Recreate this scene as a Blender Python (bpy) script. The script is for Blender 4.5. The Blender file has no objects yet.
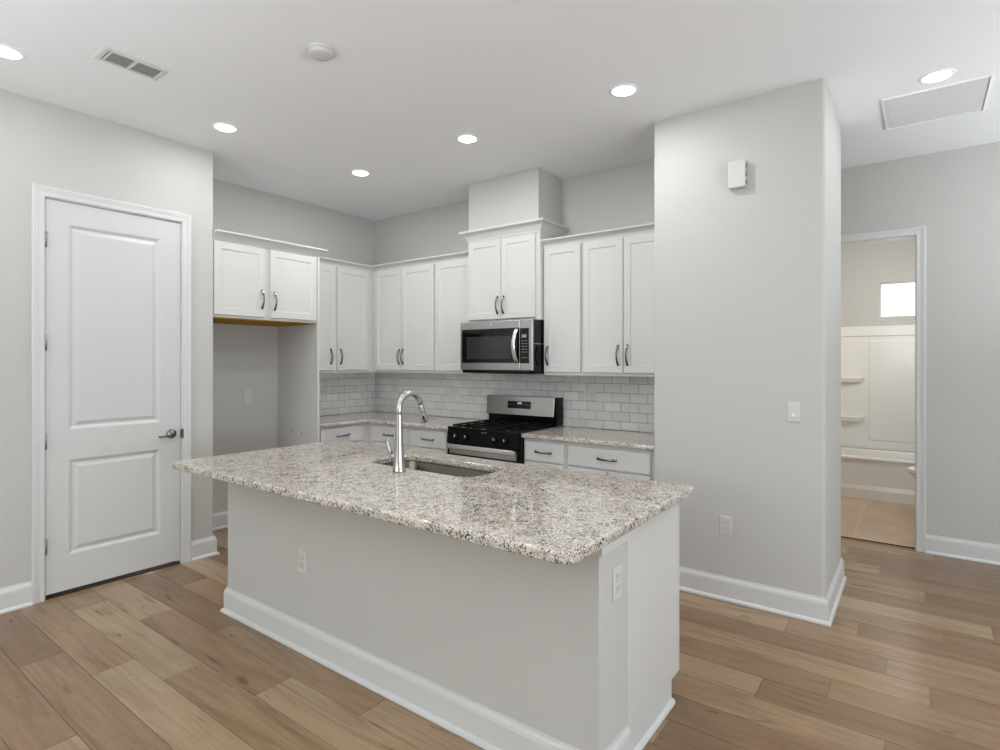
import bpy, bmesh, math, random
from mathutils import Vector, Matrix
PI = math.pi
random.seed(7)
C = bpy.context.scene.collection
S = bpy.context.scene

# ------------------------------------------------------------------ camera, world, light, exposure
CAMZ = 1.457
cd = bpy.data.cameras.new('camera'); cam = bpy.data.objects.new('camera', cd); C.objects.link(cam)
cam.location = (0, 0, CAMZ); cam.rotation_euler = (PI/2, 0, math.radians(36.434))
cd.sensor_width = 36; cd.lens = 563.3*36/1000
cd.shift_x = -3.78/1000; cd.shift_y = -13.47/1000
cd.clip_start = 0.05
S.camera = cam
S.view_settings.view_transform = 'Standard'
S.view_settings.look = 'None'
S.view_settings.gamma = 1
S.view_settings.use_curve_mapping = False
S.view_settings.exposure = 0.08
try:
    S.cycles.max_bounces = 10; S.cycles.diffuse_bounces = 6; S.cycles.glossy_bounces = 4
    S.cycles.transparent_max_bounces = 8
    S.cycles.sample_clamp_indirect = 6
    S.cycles.caustics_reflective = False; S.cycles.caustics_refractive = False
except Exception: pass
w = bpy.data.worlds.new('daylight'); S.world = w; w.use_nodes = True
wn = w.node_tree
bg = wn.nodes['Background']; bg.inputs[0].default_value = (0.93, 0.97, 1.0, 1); bg.inputs[1].default_value = 2.2

def area(name, loc, size, energy, color, rot, shape='RECTANGLE', spread=PI):
    l = bpy.data.lights.new(name, 'AREA'); l.shape = shape; l.size = size[0]
    if shape in ('RECTANGLE', 'ELLIPSE'): l.size_y = size[1]
    l.energy = energy; l.color = color; l.spread = spread
    o = bpy.data.objects.new(name, l); o.location = loc; o.rotation_euler = rot; C.objects.link(o)
    return o
H = 3.04
DAYCOL = (0.83, 0.918, 1.01); TILT = math.radians(35)
# daylight through the room's big windows, in the rear wall and the right wall behind the camera
area('window_light_rear', (-1.6, -3.90, 1.55), (3.4, 2.3), 275, DAYCOL, (PI/2+TILT, 0, PI))
area('window_light_right', (3.90, 0.6, 1.5), (2.6, 2.0), 212, DAYCOL, (PI/2+TILT, 0, PI/2))
# added up-facing fill lights, unseen, that brighten the ceiling
area('ceiling_fill_hall', (2.2, 4.2, 1.5), (1.2, 1.2), 52, (0.88, 0.94, 1.0), (PI, 0, 0))
area('ceiling_fill', (-2.4, -1.2, 1.5), (1.6, 1.6), 56, (0.88, 0.94, 1.0), (PI, 0, 0))
DOWN = (1.5, 4.5, 9, 8, 6, 2.5, 9, 2, 3, 3)   # watts of each downlight, in the order they are placed below
DOWNCOL = (0.97, 0.97, 1.0)

# ------------------------------------------------------------------ materials
def mat(name, col, rough=.5, metal=0, spec=.5, emit=None, estr=0, coat=0):
    m = bpy.data.materials.new(name); m.use_nodes = True
    b = m.node_tree.nodes['Principled BSDF']
    b.inputs['Base Color'].default_value = (*col, 1); b.inputs['Roughness'].default_value = rough
    b.inputs['Metallic'].default_value = metal; b.inputs['Specular IOR Level'].default_value = spec
    if coat: b.inputs['Coat Weight'].default_value = coat; b.inputs['Coat Roughness'].default_value = .05
    if emit: b.inputs['Emission Color'].default_value = (*emit, 1); b.inputs['Emission Strength'].default_value = estr
    return m
def nodes(m): return m.node_tree.nodes, m.node_tree.links, m.node_tree.nodes['Principled BSDF']
def add_bump(m, scale, strength, dist=.002, detail=3, vec=(1, 1, 1)):
    n, l, b = nodes(m)
    tc = n.new('ShaderNodeTexCoord'); mp = n.new('ShaderNodeMapping'); mp.inputs['Scale'].default_value = vec
    t = n.new('ShaderNodeTexNoise'); t.inputs['Scale'].default_value = scale; t.inputs['Detail'].default_value = detail
    bp = n.new('ShaderNodeBump'); bp.inputs['Strength'].default_value = strength; bp.inputs['Distance'].default_value = dist
    l.new(tc.outputs['Object'], mp.inputs[0]); l.new(mp.outputs[0], t.inputs['Vector'])
    l.new(t.outputs['Fac'], bp.inputs['Height']); l.new(bp.outputs[0], b.inputs['Normal'])
def ramp(n, pts, interp='LINEAR'):
    r = n.new('ShaderNodeValToRGB'); r.color_ramp.interpolation = interp
    e = r.color_ramp.elements
    while len(e) < len(pts): e.new(.5)
    for k, (p, c) in enumerate(pts): e[k].position = p; e[k].color = (*c, 1)
    return r
def mix(n, l, kind, fac, a, b):
    x = n.new('ShaderNodeMix'); x.data_type = 'RGBA'; x.blend_type = kind
    if isinstance(fac, float): x.inputs[0].default_value = fac
    else: l.new(fac, x.inputs[0])
    for s, v in ((6, a), (7, b)):
        if isinstance(v, tuple): x.inputs[s].default_value = (*v, 1)
        else: l.new(v, x.inputs[s])
    return x.outputs[2]

M = {}
M['wall'] = mat('grey_wall_paint', (.542, .536, .508), .6, spec=.3); add_bump(M['wall'], 140, .08)
M['ceiling'] = mat('white_ceiling_paint', (.88, .89, .905), .85, spec=.2); add_bump(M['ceiling'], 70, .15)
M['trim'] = mat('white_trim_paint', (.65, .655, .645), .35)
M['door'] = mat('white_door_paint', (.62, .628, .612), .4)
M['cabinet'] = mat('white_cabinet_paint', (.635, .629, .606), .35); 
M['ply'] = mat('golden_plywood', (.42, .235, .012), .7, spec=.1)
M['nickel'] = mat('dark_satin_nickel', (.22, .21, .20), .2, 1)
M['faucet'] = mat('brushed_nickel', (.50, .49, .465), .27, 1)
M['steel'] = mat('stainless_steel', (.50, .495, .48), .24, 1); add_bump(M['steel'], 20, .03, .001, 2, (1, 1, 60))
M['steel_light'] = mat('bright_stainless_steel', (.78, .78, .77), .25, 1)
M['sink'] = mat('brushed_sink_steel', (.17, .15, .12), .2, 1)
M['black'] = mat('black_enamel', (.004, .004, .004), .12, spec=.25)
M['blackmat'] = mat('black_cast_iron', (.004, .004, .004), .5, spec=.12)
M['glass_black'] = mat('black_glass', (.003, .003, .003), .05, spec=.4)
M['glass_inner'] = mat('dark_mesh_window', (.028, .028, .029), .12)
M['plate'] = mat('white_plastic_plate', (.62, .612, .588), .4)
M['slot'] = mat('dark_slot', (.12, .115, .11), .6)
M['hinge'] = mat('satin_hinge_metal', (.38, .37, .36), .35, 1)
M['mark'] = mat('pale_printed_mark', (.6, .6, .6), .5)
M['dimmark'] = mat('dim_printed_mark', (.16, .16, .16), .5)
M['digits'] = mat('lit_display_digits', (.8, .85, .9), .5, emit=(.8, .88, 1), estr=.35)
M['lens'] = mat('lit_lamp_lens', (1, 1, 1), .5, emit=(1, .98, .95), estr=12)
M['tub'] = mat('white_acrylic', (.80, .79, .76), .15)
M['porcelain'] = mat('white_porcelain', (.85, .85, .84), .08)
M['duct_shade'] = mat('painted_duct_shade', (.10, .10, .095), .8)
M['louver'] = mat('grey_louver_paint', (.62, .62, .58), .5)
M['gap'] = mat('dark_threshold_and_gap', (.03, .012, .008), .6)  # bathroom threshold colour; also stands for the shade under the panel door
M['caulk'] = mat('grey_grout', (.23, .228, .22), .8)

# glazed white subway tile
m = mat('glazed_white_tile', (.66, .66, .635), .12); n, l, b = nodes(m)
at = n.new('ShaderNodeAttribute'); at.attribute_name = 'tone'
r = ramp(n, [(0, (.64, .64, .62)), (1, (.73, .725, .70))]); l.new(at.outputs['Fac'], r.inputs[0]); l.new(r.outputs[0], b.inputs['Base Color'])
M['tile'] = m

# speckled granite
m = mat('speckled_granite', (.6, .55, .5), .035, spec=.5); n, l, b = nodes(m)
tc = n.new('ShaderNodeTexCoord')
nz = n.new('ShaderNodeTexNoise'); nz.inputs['Scale'].default_value = 45; nz.inputs['Detail'].default_value = 3
l.new(tc.outputs['Object'], nz.inputs['Vector'])
va = n.new('ShaderNodeVectorMath'); va.operation = 'MULTIPLY_ADD'; va.inputs[1].default_value = (.016, .016, .016)
l.new(nz.outputs['Color'], va.inputs[0]); l.new(tc.outputs['Object'], va.inputs[2])
big = n.new('ShaderNodeTexNoise'); big.inputs['Scale'].default_value = 9; big.inputs['Detail'].default_value = 6; big.inputs['Roughness'].default_value = .65
l.new(tc.outputs['Object'], big.inputs['Vector'])
base = ramp(n, [(.30, (.29, .25, .20)), (.42, (.46, .39, .315)), (.52, (.56, .515, .44)), (.60, (.52, .43, .34)), (.72, (.36, .295, .23))])
l.new(big.outputs['Fac'], base.inputs[0])
v1 = n.new('ShaderNodeTexVoronoi'); v1.inputs['Scale'].default_value = 145; l.new(va.outputs[0], v1.inputs['Vector'])
s1 = n.new('ShaderNodeSeparateColor'); l.new(v1.outputs['Color'], s1.inputs[0])
patch = ramp(n, [(0, (.20, .19, .18)), (.15, (.38, .35, .31)), (.30, (.55, .47, .39)), (.48, (.66, .62, .56)), (.78, (.80, .785, .75))], 'CONSTANT')
l.new(s1.outputs[0], patch.inputs[0])
c1 = mix(n, l, 'MIX', .50, base.outputs[0], patch.outputs[0])
v2 = n.new('ShaderNodeTexVoronoi'); v2.inputs['Scale'].default_value = 225; l.new(va.outputs[0], v2.inputs['Vector'])
s2 = n.new('ShaderNodeSeparateColor'); l.new(v2.outputs['Color'], s2.inputs[0])
dk = n.new('ShaderNodeMath'); dk.operation = 'LESS_THAN'; l.new(s2.outputs[1], dk.inputs[0])
th = n.new('ShaderNodeTexNoise'); th.inputs['Scale'].default_value = 22; th.inputs['Detail'].default_value = 2; l.new(tc.outputs['Object'], th.inputs['Vector'])
tm = n.new('ShaderNodeMapRange'); tm.inputs[1].default_value = .38; tm.inputs[2].default_value = .68; tm.inputs[3].default_value = .05; tm.inputs[4].default_value = .36
l.new(th.outputs['Fac'], tm.inputs[0]); l.new(tm.outputs[0], dk.inputs[1])
c2 = mix(n, l, 'MIX', dk.outputs[0], c1, (.055, .052, .05))
l.new(c2, b.inputs['Base Color'])
M['granite'] = m

# oak-look planks: colour per plank from an attribute, grain along X
m = mat('oak_plank_floor', (.4, .28, .18), .22, spec=.6); n, l, b = nodes(m)
at = n.new('ShaderNodeAttribute'); at.attribute_name = 'tone'
geo = n.new('ShaderNodeTexCoord')
cb = n.new('ShaderNodeCombineXYZ')
for k, q in enumerate((37., 53., 11.)):
    mm = n.new('ShaderNodeMath'); mm.operation = 'MULTIPLY'; mm.inputs[1].default_value = q
    l.new(at.outputs['Fac'], mm.inputs[0]); l.new(mm.outputs[0], cb.inputs[k])
ad = n.new('ShaderNodeVectorMath'); l.new(geo.outputs['Object'], ad.inputs[0]); l.new(cb.outputs[0], ad.inputs[1])
def wnoise(sc, vec, det=5, dist=0., rough=.6):
    mp = n.new('ShaderNodeMapping'); mp.inputs['Scale'].default_value = vec; l.new(ad.outputs[0], mp.inputs[0])
    t = n.new('ShaderNodeTexNoise'); t.inputs['Scale'].default_value = sc; t.inputs['Detail'].default_value = det
    t.inputs['Distortion'].default_value = dist; t.inputs['Roughness'].default_value = rough; l.new(mp.outputs[0], t.inputs['Vector'])
    return t.outputs['Fac']
tone = ramp(n, [(0, (.215, .130, .070)), (.35, (.262, .168, .094)), (.75, (.315, .210, .120)), (1, (.385, .285, .172))])
l.new(at.outputs['Fac'], tone.inputs[0])
g1 = ramp(n, [(.30, (.70, .63, .56)), (.47, (.94, .92, .90)), (.65, (1.08, 1.08, 1.08))])
l.new(wnoise(1.0, (1.1, 9, 1), 6, 1.3), g1.inputs[0])
ca = mix(n, l, 'MULTIPLY', .9, tone.outputs[0], g1.outputs[0])
g2 = ramp(n, [(.33, (.82, .78, .74)), (.6, (1.02, 1.02, 1.02))])
l.new(wnoise(1.0, (3.5, 75, 1), 4, .3), g2.inputs[0])
cb2 = mix(n, l, 'MULTIPLY', .8, ca, g2.outputs[0])
g3 = ramp(n, [(.27, (.42, .30, .20)), (.335, (1, 1, 1))])
l.new(wnoise(1.0, (2.6, 12, 1), 3, 1.6, .5), g3.inputs[0])
cc = mix(n, l, 'MULTIPLY', .75, cb2, g3.outputs[0])
l.new(cc, b.inputs['Base Color'])
bp = n.new('ShaderNodeBump'); bp.inputs['Strength'].default_value = .12; bp.inputs['Distance'].default_value = .001
l.new(wnoise(1.0, (3.5, 75, 1), 4, .3), bp.inputs['Height']); l.new(bp.outputs[0], b.inputs['Normal'])
M['plank'] = m
M['groove'] = mat('dark_plank_groove', (.10, .065, .04), .8)
m = mat('tan_floor_tile', (.5, .35, .2), .3); n, l, b = nodes(m)
tc = n.new('ShaderNodeTexCoord'); t = n.new('ShaderNodeTexNoise'); t.inputs['Scale'].default_value = 3; t.inputs['Detail'].default_value = 6
l.new(tc.outputs['Object'], t.inputs['Vector']); r = ramp(n, [(.3, (.44, .315, .205)), (.7, (.56, .42, .285))]); l.new(t.outputs['Fac'], r.inputs[0]); l.new(r.outputs[0], b.inputs['Base Color'])
M['floortile'] = m
M['tilegrout'] = mat('pale_floor_grout', (.80, .66, .50), .8)
# window glass
m = bpy.data.materials.new('clear_window_glass'); m.use_nodes = True; n = m.node_tree.nodes; l = m.node_tree.links
n.remove(n['Principled BSDF']); tr = n.new('ShaderNodeBsdfTransparent'); gl = n.new('ShaderNodeBsdfGlossy'); gl.inputs['Roughness'].default_value = .02
mx = n.new('ShaderNodeMixShader'); mx.inputs[0].default_value = .06
l.new(tr.outputs[0], mx.inputs[1]); l.new(gl.outputs[0], mx.inputs[2]); l.new(mx.outputs[0], n['Material Output'].inputs[0])
M['glass'] = m

# ------------------------------------------------------------------ mesh helpers (all in world coordinates)
def BM(): return bmesh.new()
def bx(bm, x0, x1, y0, y1, z0, z1, bev=0, seg=2):
    x0, x1 = min(x0, x1), max(x0, x1); y0, y1 = min(y0, y1), max(y0, y1); z0, z1 = min(z0, z1), max(z0, z1)
    mtx = Matrix.Translation(((x0+x1)/2, (y0+y1)/2, (z0+z1)/2)) @ Matrix.Diagonal((x1-x0, y1-y0, z1-z0, 1))
    r = bmesh.ops.create_cube(bm, size=1, matrix=mtx)
    if bev:
        es = set()
        for v in r['verts']: es.update(v.link_edges)
        bmesh.ops.bevel(bm, geom=list(es), offset=bev, segments=seg, profile=.5, affect='EDGES')
    return bm
def tube(bm, pts, rad, sides=12, cap=True, flat=None):
    """sweep a circle (or an ellipse: flat=(a,b,up)) along pts; rad may be a list"""
    pts = [Vector(p) for p in pts]; n_ = len(pts)
    if not isinstance(rad, (list, tuple)): rad = [rad]*n_
    rings = []; prev = None
    for k in range(n_):
        t = (pts[min(k+1, n_-1)]-pts[max(k-1, 0)]).normalized()
        if prev is None:
            up = Vector((0, 0, 1)) if abs(t.z) < .9 else Vector((1, 0, 0))
            if flat: up = Vector(flat[2])
            u = (up - t*up.dot(t)).normalized()
        else: u = (prev - t*prev.dot(t)).normalized()
        prev = u; v = t.cross(u); ring = []
        fa, fb = (flat[0], flat[1]) if flat else (1, 1)
        for s in range(sides):
            a = 2*PI*s/sides
            ring.append(bm.verts.new(pts[k]+u*math.cos(a)*rad[k]*fa+v*math.sin(a)*rad[k]*fb))
        rings.append(ring)
    for k in range(n_-1):
        for s in range(sides):
            f = bm.faces.new((rings[k][s], rings[k][(s+1) % sides], rings[k+1][(s+1) % sides], rings[k+1][s])); f.smooth = True
    if cap: bm.faces.new(rings[0][::-1]); bm.faces.new(rings[-1])
    return bm
def lathe(bm, prof, loc, axis='Z', seg=28):
    """prof = [(radius, height)] turned about an axis through loc"""
    loc = Vector(loc); rings = []
    def P(r, h, a):
        c, s = r*math.cos(a), r*math.sin(a)
        return loc + Vector({'Z': (c, s, h), '-Y': (c, -h, s), 'X': (h, c, s)}[axis])
    for r, h in prof:
        if r < 1e-6: rings.append([bm.verts.new(P(0, h, 0))])
        else: rings.append([bm.verts.new(P(r, h, 2*PI*k/seg)) for k in range(seg)])
    for a, b_ in zip(rings, rings[1:]):
        for k in range(seg):
            q = [a[k % len(a)], a[(k+1) % len(a)], b_[(k+1) % len(b_)], b_[k % len(b_)]]
            u = []
            for v in q:
                if v not in u: u.append(v)
            if len(u) > 2:
                try: f = bm.faces.new(u); f.smooth = True
                except ValueError: pass
    return bm
def prism(bm, poly, z0, z1):
    a = [bm.verts.new((x, y, z0)) for x, y in poly]; b_ = [bm.verts.new((x, y, z1)) for x, y in poly]
    bm.faces.new(a[::-1]); bm.faces.new(b_)
    for k in range(len(poly)): bm.faces.new((a[k], a[(k+1) % len(a)], b_[(k+1) % len(a)], b_[k]))
    return bm
def FY(P): return lambda u, v, d: (u, P-d, v)        # a face looking towards -Y at Y = P
def FX(P): return lambda u, v, d: (P+d, u, v)        # a face looking towards +X at X = P
def rect_rings(bm, f, u0, u1, v0, v1, rings, back=None, close=True):
    """concentric rectangles; rings = [(inset, depth)], last one is filled; back = depth of the hidden back"""
    allr = []
    rr = ([(0, back)] if back is not None else []) + rings
    for ins, d in rr:
        allr.append([bm.verts.new(f(*p, d)) for p in ((u0+ins, v0+ins), (u1-ins, v0+ins), (u1-ins, v1-ins), (u0+ins, v1-ins))])
    for a, b_ in zip(allr, allr[1:]):
        for k in range(4): bm.faces.new((a[k], a[(k+1) % 4], b_[(k+1) % 4], b_[k]))
    bm.faces.new(allr[-1])
    if back is not None: bm.faces.new(allr[0][::-1])
def fbox(bm, f, u0, u1, v0, v1, d0, d1, bev=0):
    p, q = f(u0, v0, d0), f(u1, v1, d1)
    return bx(bm, p[0], q[0], p[1], q[1], p[2], q[2], bev)
def sweep(bm, path, prof, f, closed=False):
    """sweep profile [(a, b)] along a 2-D path with mitred corners; a = to the right of travel, b = out of plane; f(u, v, b) -> 3-D"""
    n_ = len(path); P2 = [Vector(p) for p in path]; rings = []
    for k in range(n_):
        dirs = []
        if closed or k > 0: dirs.append((P2[k]-P2[k-1]).normalized())
        if closed or k < n_-1: dirs.append((P2[(k+1) % n_]-P2[k]).normalized())
        ns = [Vector((d.y, -d.x)) for d in dirs]
        if len(ns) == 2: m_ = (ns[0]+ns[1]); m_ = m_/(m_.dot(ns[0]))
        else: m_ = ns[0]
        rings.append([bm.verts.new(f(*(P2[k]+m_*a), b_)) for a, b_ in prof])
    L = len(prof)
    for k in range(n_ if closed else n_-1):
        A, B = rings[k], rings[(k+1) % n_]
        for s in range(L): bm.faces.new((A[s], A[(s+1) % L], B[(s+1) % L], B[s]))
    if not closed: bm.faces.new(rings[0][::-1]); bm.faces.new(rings[-1])
    return bm
def plate_mesh(loops, z0, z1, bev=.006, res=3):
    """flat slab from 2-D outlines (holes allowed) with eased edges, through a filled 2-D curve"""
    cu = bpy.data.curves.new('slab', 'CURVE'); cu.dimensions = '2D'; cu.fill_mode = 'BOTH'
    for lp in loops:
        sp = cu.splines.new('POLY'); sp.points.add(len(lp)-1); sp.use_cyclic_u = True
        for k, (x, y) in enumerate(lp): sp.points[k].co = (x, y, 0, 1)
    cu.extrude = (z1-z0)/2-bev; cu.bevel_depth = bev; cu.bevel_resolution = res; cu.offset = -bev
    o = bpy.data.objects.new('slab', cu); C.objects.link(o)
    dg = bpy.context.evaluated_depsgraph_get(); me = bpy.data.meshes.new_from_object(o.evaluated_get(dg))
    bm = BM(); bm.from_mesh(me); bmesh.ops.translate(bm, verts=bm.verts, vec=(0, 0, (z0+z1)/2))
    C.objects.unlink(o); bpy.data.objects.remove(o); bpy.data.curves.remove(cu); bpy.data.meshes.remove(me)
    return bm
def rrect(x0, x1, y0, y1, r, seg=6):
    out = []
    if not isinstance(r, (list, tuple)): r = [r]*4
    for (cx, cy, a0, q) in ((x1, y1, 0, r[2]), (x0, y1, 90, r[3]), (x0, y0, 180, r[0]), (x1, y0, 270, r[1])):
        ccx = cx-q if cx == x1 else cx+q; ccy = cy-q if cy == y1 else cy+q
        for k in range(seg+1):
            a = math.radians(a0+90*k/seg); out.append((ccx+q*math.cos(a), ccy+q*math.sin(a)))
    return out

# ------------------------------------------------------------------ scene-graph helpers
def wloc(o):
    v = Vector((0, 0, 0))
    while o is not None: v += o.location; o = o.parent
    return v
def mesh(name, bm, m, parent=None, label=None, recalc=True):
    if recalc: bmesh.ops.recalc_face_normals(bm, faces=bm.faces)
    if parent is not None: off = wloc(parent); loc = Vector((0, 0, 0))
    else:
        xs = [v.co.x for v in bm.verts]; ys = [v.co.y for v in bm.verts]; zs = [v.co.z for v in bm.verts]
        off = Vector(((min(xs)+max(xs))/2, (min(ys)+max(ys))/2, min(zs))); loc = off.copy()
    bmesh.ops.translate(bm, verts=bm.verts, vec=-off)
    me = bpy.data.meshes.new(name); bm.to_mesh(me); bm.free(); me.materials.append(M[m] if isinstance(m, str) else m)
    o = bpy.data.objects.new(name, me); C.objects.link(o); o.location = loc
    if parent is not None: o.parent = parent
    if label: o['label'] = label
    return o
def thing(name, label, cat, loc, group=None):
    o = bpy.data.objects.new(name, None); C.objects.link(o); o.location = loc; o.empty_display_size = .1
    o['label'] = label; o['category'] = cat
    if group: o['group'] = group
    return o
def tag(o, label, cat, group=None):
    o['label'] = label; o['category'] = cat
    if group: o['group'] = group
    return o
def struct(name, bm, m, label=None, cat=None, parent=None):
    o = mesh(name, bm, m, parent)
    if parent is None:
        o['kind'] = 'structure'
        if label: o['label'] = label; o['category'] = cat
    return o
def dup(root, loc, label, group=None):
    r = root.copy(); C.objects.link(r); r.location = loc; r['label'] = label
    if group: r['group'] = group
    for ch in list(root.children):
        c_ = ch.copy(); C.objects.link(c_); c_.parent = r
        for g in list(ch.children):
            d = g.copy(); C.objects.link(d); d.parent = c_
    return r

# ------------------------------------------------------------------ dimensions of the room
XL = -4.292; YD = 2.124; XA = -4.921; YB = 4.232
XC0, XC1, YC, YC2 = -1.412, -.422, 3.585, 4.380
YH = 5.375; RX = 4.0; RY = -4.0
D0, D1, DT = 1.094, 1.8975, 2.468      # opening of the panel door
BX0, BX1, BT = -.80, -.018, 2.437     # opening of the bathroom doorway
BATHY = 7.78; BATHX0, BATHX1 = -1.55, 1.0

# ------------------------------------------------------------------ floor of planks
W = .183; Y0 = .782
fixed = {0: -3.454, 1: -3.093, 2: -2.785, 3: -2.335, 4: -1.855, 10: -.577, 11: -.325, 12: .037, 13: -.127, 14: -.588, 15: -.268, -1: -2.646}
bm = BM(); tl = bm.loops.layers.float_color.new('tone'); g = .0012
for r_ in range(-26, 27):
    ya, yb = Y0+W*r_, Y0+W*(r_+1)
    if ya < RY-.1: continue
    ph = fixed.get(r_, random.uniform(0, 1.2)); x = ph-1.2*math.ceil((ph+5.1)/1.2)
    yb = min(yb, YH+.06); 
    if ya >= yb-.01: continue
    last = -1
    while x < RX:
        t = random.random()
        if abs(t-last) < .15: t = (t+.4) % 1
        last = t
        a, b_ = max(x, -5.1)+g, min(x+1.2, RX)-g
        if b_ > a:
            vs = [bm.verts.new((px, py, 0)) for px, py in ((a, ya+g), (b_, ya+g), (b_, yb-g), (a, yb-g))]
            f_ = bm.faces.new(vs)
            for lp in f_.loops: lp[tl] = (t, t, t, 1)
            lo = [bm.verts.new((v.co.x, v.co.y, -.003)) for v in vs]
            for k in range(4):
                q = bm.faces.new((vs[k], lo[k], lo[(k+1) % 4], vs[(k+1) % 4]))
                for lp in q.loops: lp[tl] = (t, t, t, 1)
        x += 1.2
flo = struct('floor', bm, 'plank', 'warm oak-look plank floor with visible knots', 'floor')
bm = BM(); bx(bm, -5.1, RX+.1, RY-.1, YH+.06, -.1, -.0022); struct('floor_base', bm, 'groove')
# bathroom floor tiles 0.61 m
bm = BM(); bx(bm, BATHX0, BATHX1, YH+.062, BATHY, -.1, -.002); struct('floor_bathroom_grout', bm, 'tilegrout')
bm = BM()
for k in range(-2, 4):
    for j, yy in enumerate((YH+.07, 7.05)):
        xa = -.440+.605*k; ye = (7.046, BATHY)[j]
        xb = min(xa+.600, BATHX1)
        if xa < BATHX0: xa = BATHX0
        if xb > xa: bx(bm, xa, xb, yy, yy+(ye-yy), -.01, .001)
struct('floor_bathroom', bm, 'floortile', 'tan tiled bathroom floor seen through the doorway', 'floor')
bm = BM(); bx(bm, BX0, BX1, YH+.055, YH+.066, -.004, .006, .002); struct('trim_threshold', bm, 'gap')

# ------------------------------------------------------------------ walls and ceiling
bm = BM(); bx(bm, -5.1, RX+.1, RY-.1, BATHY+.1, H, H+.1); struct('ceiling', bm, 'ceiling', 'smooth white painted ceiling', 'ceiling')
bm = BM()   # wall with the panel door; rounded end at the fridge recess
bx(bm, XL-.12, XL, RY, D0, -.003, H); bx(bm, XL-.12, XL, D0, D1, DT, H)
prism(bm, [(XL-.12, D1), (XL, D1), (XL, YD-.015), (XL-.004, YD-.004), (XL-.015, YD), (XA-.1, YD), (XA-.1, YD-.1), (XL-.12, YD-.1)], -.003, H)
struct('wall_left', bm, 'wall', 'grey wall with the white panel door', 'wall')
bm = BM(); bx(bm, XL-.9, XL-.85, D0-.4, D1+.1, 0, H); struct('wall_closet', bm, 'wall')
bm = BM(); bx(bm, XA-.1, XA, YD, YB+.1, -.003, H); struct('wall_alcove', bm, 'wall', 'grey wall behind the fridge recess and left cabinets', 'wall')
bm = BM(); bx(bm, XA, XC0-.001, YB, YC2, -.003, H); struct('wall_back', bm, 'wall', 'grey kitchen wall behind the range', 'wall')
R_ = .02; q = []
for (cx, cy, a0) in ((XC1-R_, YC2-R_, 0), (XC0+.001, YC2, None), (XC0+.006, YC+.006, 180), (XC1-R_, YC+R_, 270)):
    if a0 is None: q.append((cx, cy)); continue
    rr = R_ if a0 != 180 else .006
    for k in range(7): a = math.radians(a0+15*k); q.append((cx+rr*math.cos(a), cy+rr*math.sin(a)))
bm = BM(); prism(bm, q, -.003, H); struct('wall_right', bm, 'wall', 'wide grey wall end standing right of the kitchen', 'wall')
bm = BM(); bx(bm, -3.238, -2.495, 3.856, YB, 2.610, H, .004); struct('wall_soffit', bm, 'wall', 'boxed grey duct cover above the microwave cabinet', 'wall')
bm = BM()
bx(bm, -5.0, BX0, YH, YH+.12, -.003, H); bx(bm, BX0, BX1, YH, YH+.12, BT, H); bx(bm, BX1, RX, YH, YH+.12, -.003, H)
struct('wall_hall', bm, 'wall', 'grey hall wall with the bathroom doorway', 'wall')
bm = BM(); bx(bm, RX, RX+.1, -.75, YH+.12, -.003, H); bx(bm, RX, RX+.1, RY, -.75, -.003, H); struct('wall_far_right', bm, 'wall')
bm = BM(); bx(bm, -5.1, RX+.1, RY-.1, RY, -.003, H); struct('wall_rear', bm, 'wall')
bm = BM(); bx(bm, -5.1, -5.0, YC2, YH, -.003, H); struct('wall_hall_end', bm, 'wall')
# bathroom shell with a window hole in its far wall
WX0, WX1, WZ0, WZ1 = -.372, .16, 1.962, 2.362
bm = BM()
bx(bm, BATHX0, WX0, BATHY, BATHY+.14, 0, H); bx(bm, WX1, BATHX1, BATHY, BATHY+.14, 0, H)
bx(bm, WX0, WX1, BATHY, BATHY+.14, 0, WZ0); bx(bm, WX0, WX1, BATHY, BATHY+.14, WZ1, H)
struct('wall_bathroom_back', bm, 'wall', 'pale bathroom wall with a small window', 'wall')
bm = BM(); bx(bm, BATHX0-.1, BATHX0, YH+.12, BATHY, 0, H); struct('wall_bathroom_left', bm, 'wall')
bm = BM(); bx(bm, BATHX1, BATHX1+.1, YH+.12, BATHY, 0, H); struct('wall_bathroom_right', bm, 'wall')
fy = FY(BATHY)
wi = bpy.data.objects.new('window_1', None); C.objects.link(wi); wi.location = ((WX0+WX1)/2, BATHY+.05, WZ0); wi['kind'] = 'structure'
wi['label'] = 'small bright window above the bathtub'; wi['category'] = 'window'
bm = BM(); sweep(bm, [(WX0, WZ0), (WX1, WZ0), (WX1, WZ1), (WX0, WZ1)], [(0, 0), (-.016, 0), (-.016, -.05), (0, -.05)], lambda u, v, b_: (u, BATHY+.05-b_, v), closed=True)
mesh('window_frame', bm, 'trim', wi)
bm = BM(); bx(bm, WX0+.02, WX1-.02, BATHY+.072, BATHY+.076, WZ0+.02, WZ1-.02); mesh('pane', bm, 'glass', wi)

# baseboards with shoe moulding
BASE = [(0, 0), (.030, 0), (.030, .006), (.026, .014), (.019, .019), (.016, .020), (.016, .108), (.013, .122), (.007, .132), (.006, .140), (0, .140)]
fz = lambda u, v, b_: (u, v, b_)
def base(name, path, prof=BASE): bm = BM(); sweep(bm, path, prof, fz); return struct(name, bm, 'trim')
base('baseboard_left', [(XL, RY+.02), (XL, D0-.0575)])
base('baseboard_left_end', [(XL, D1+.0575), (XL, YD), (XA+.02, YD)])
base('baseboard_alcove', [(XA, YD+.035), (XA, 3.036)])
base('baseboard_right', [(XC0+.01, YC), (XC1, YC), (XC1, YC2), (XC0-.5, YC2)])
base('baseboard_hall', [(BX1+.0575, YH), (RX, YH)])
base('baseboard_hall_left', [(-4.9, YH), (BX0-.07, YH)])

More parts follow.
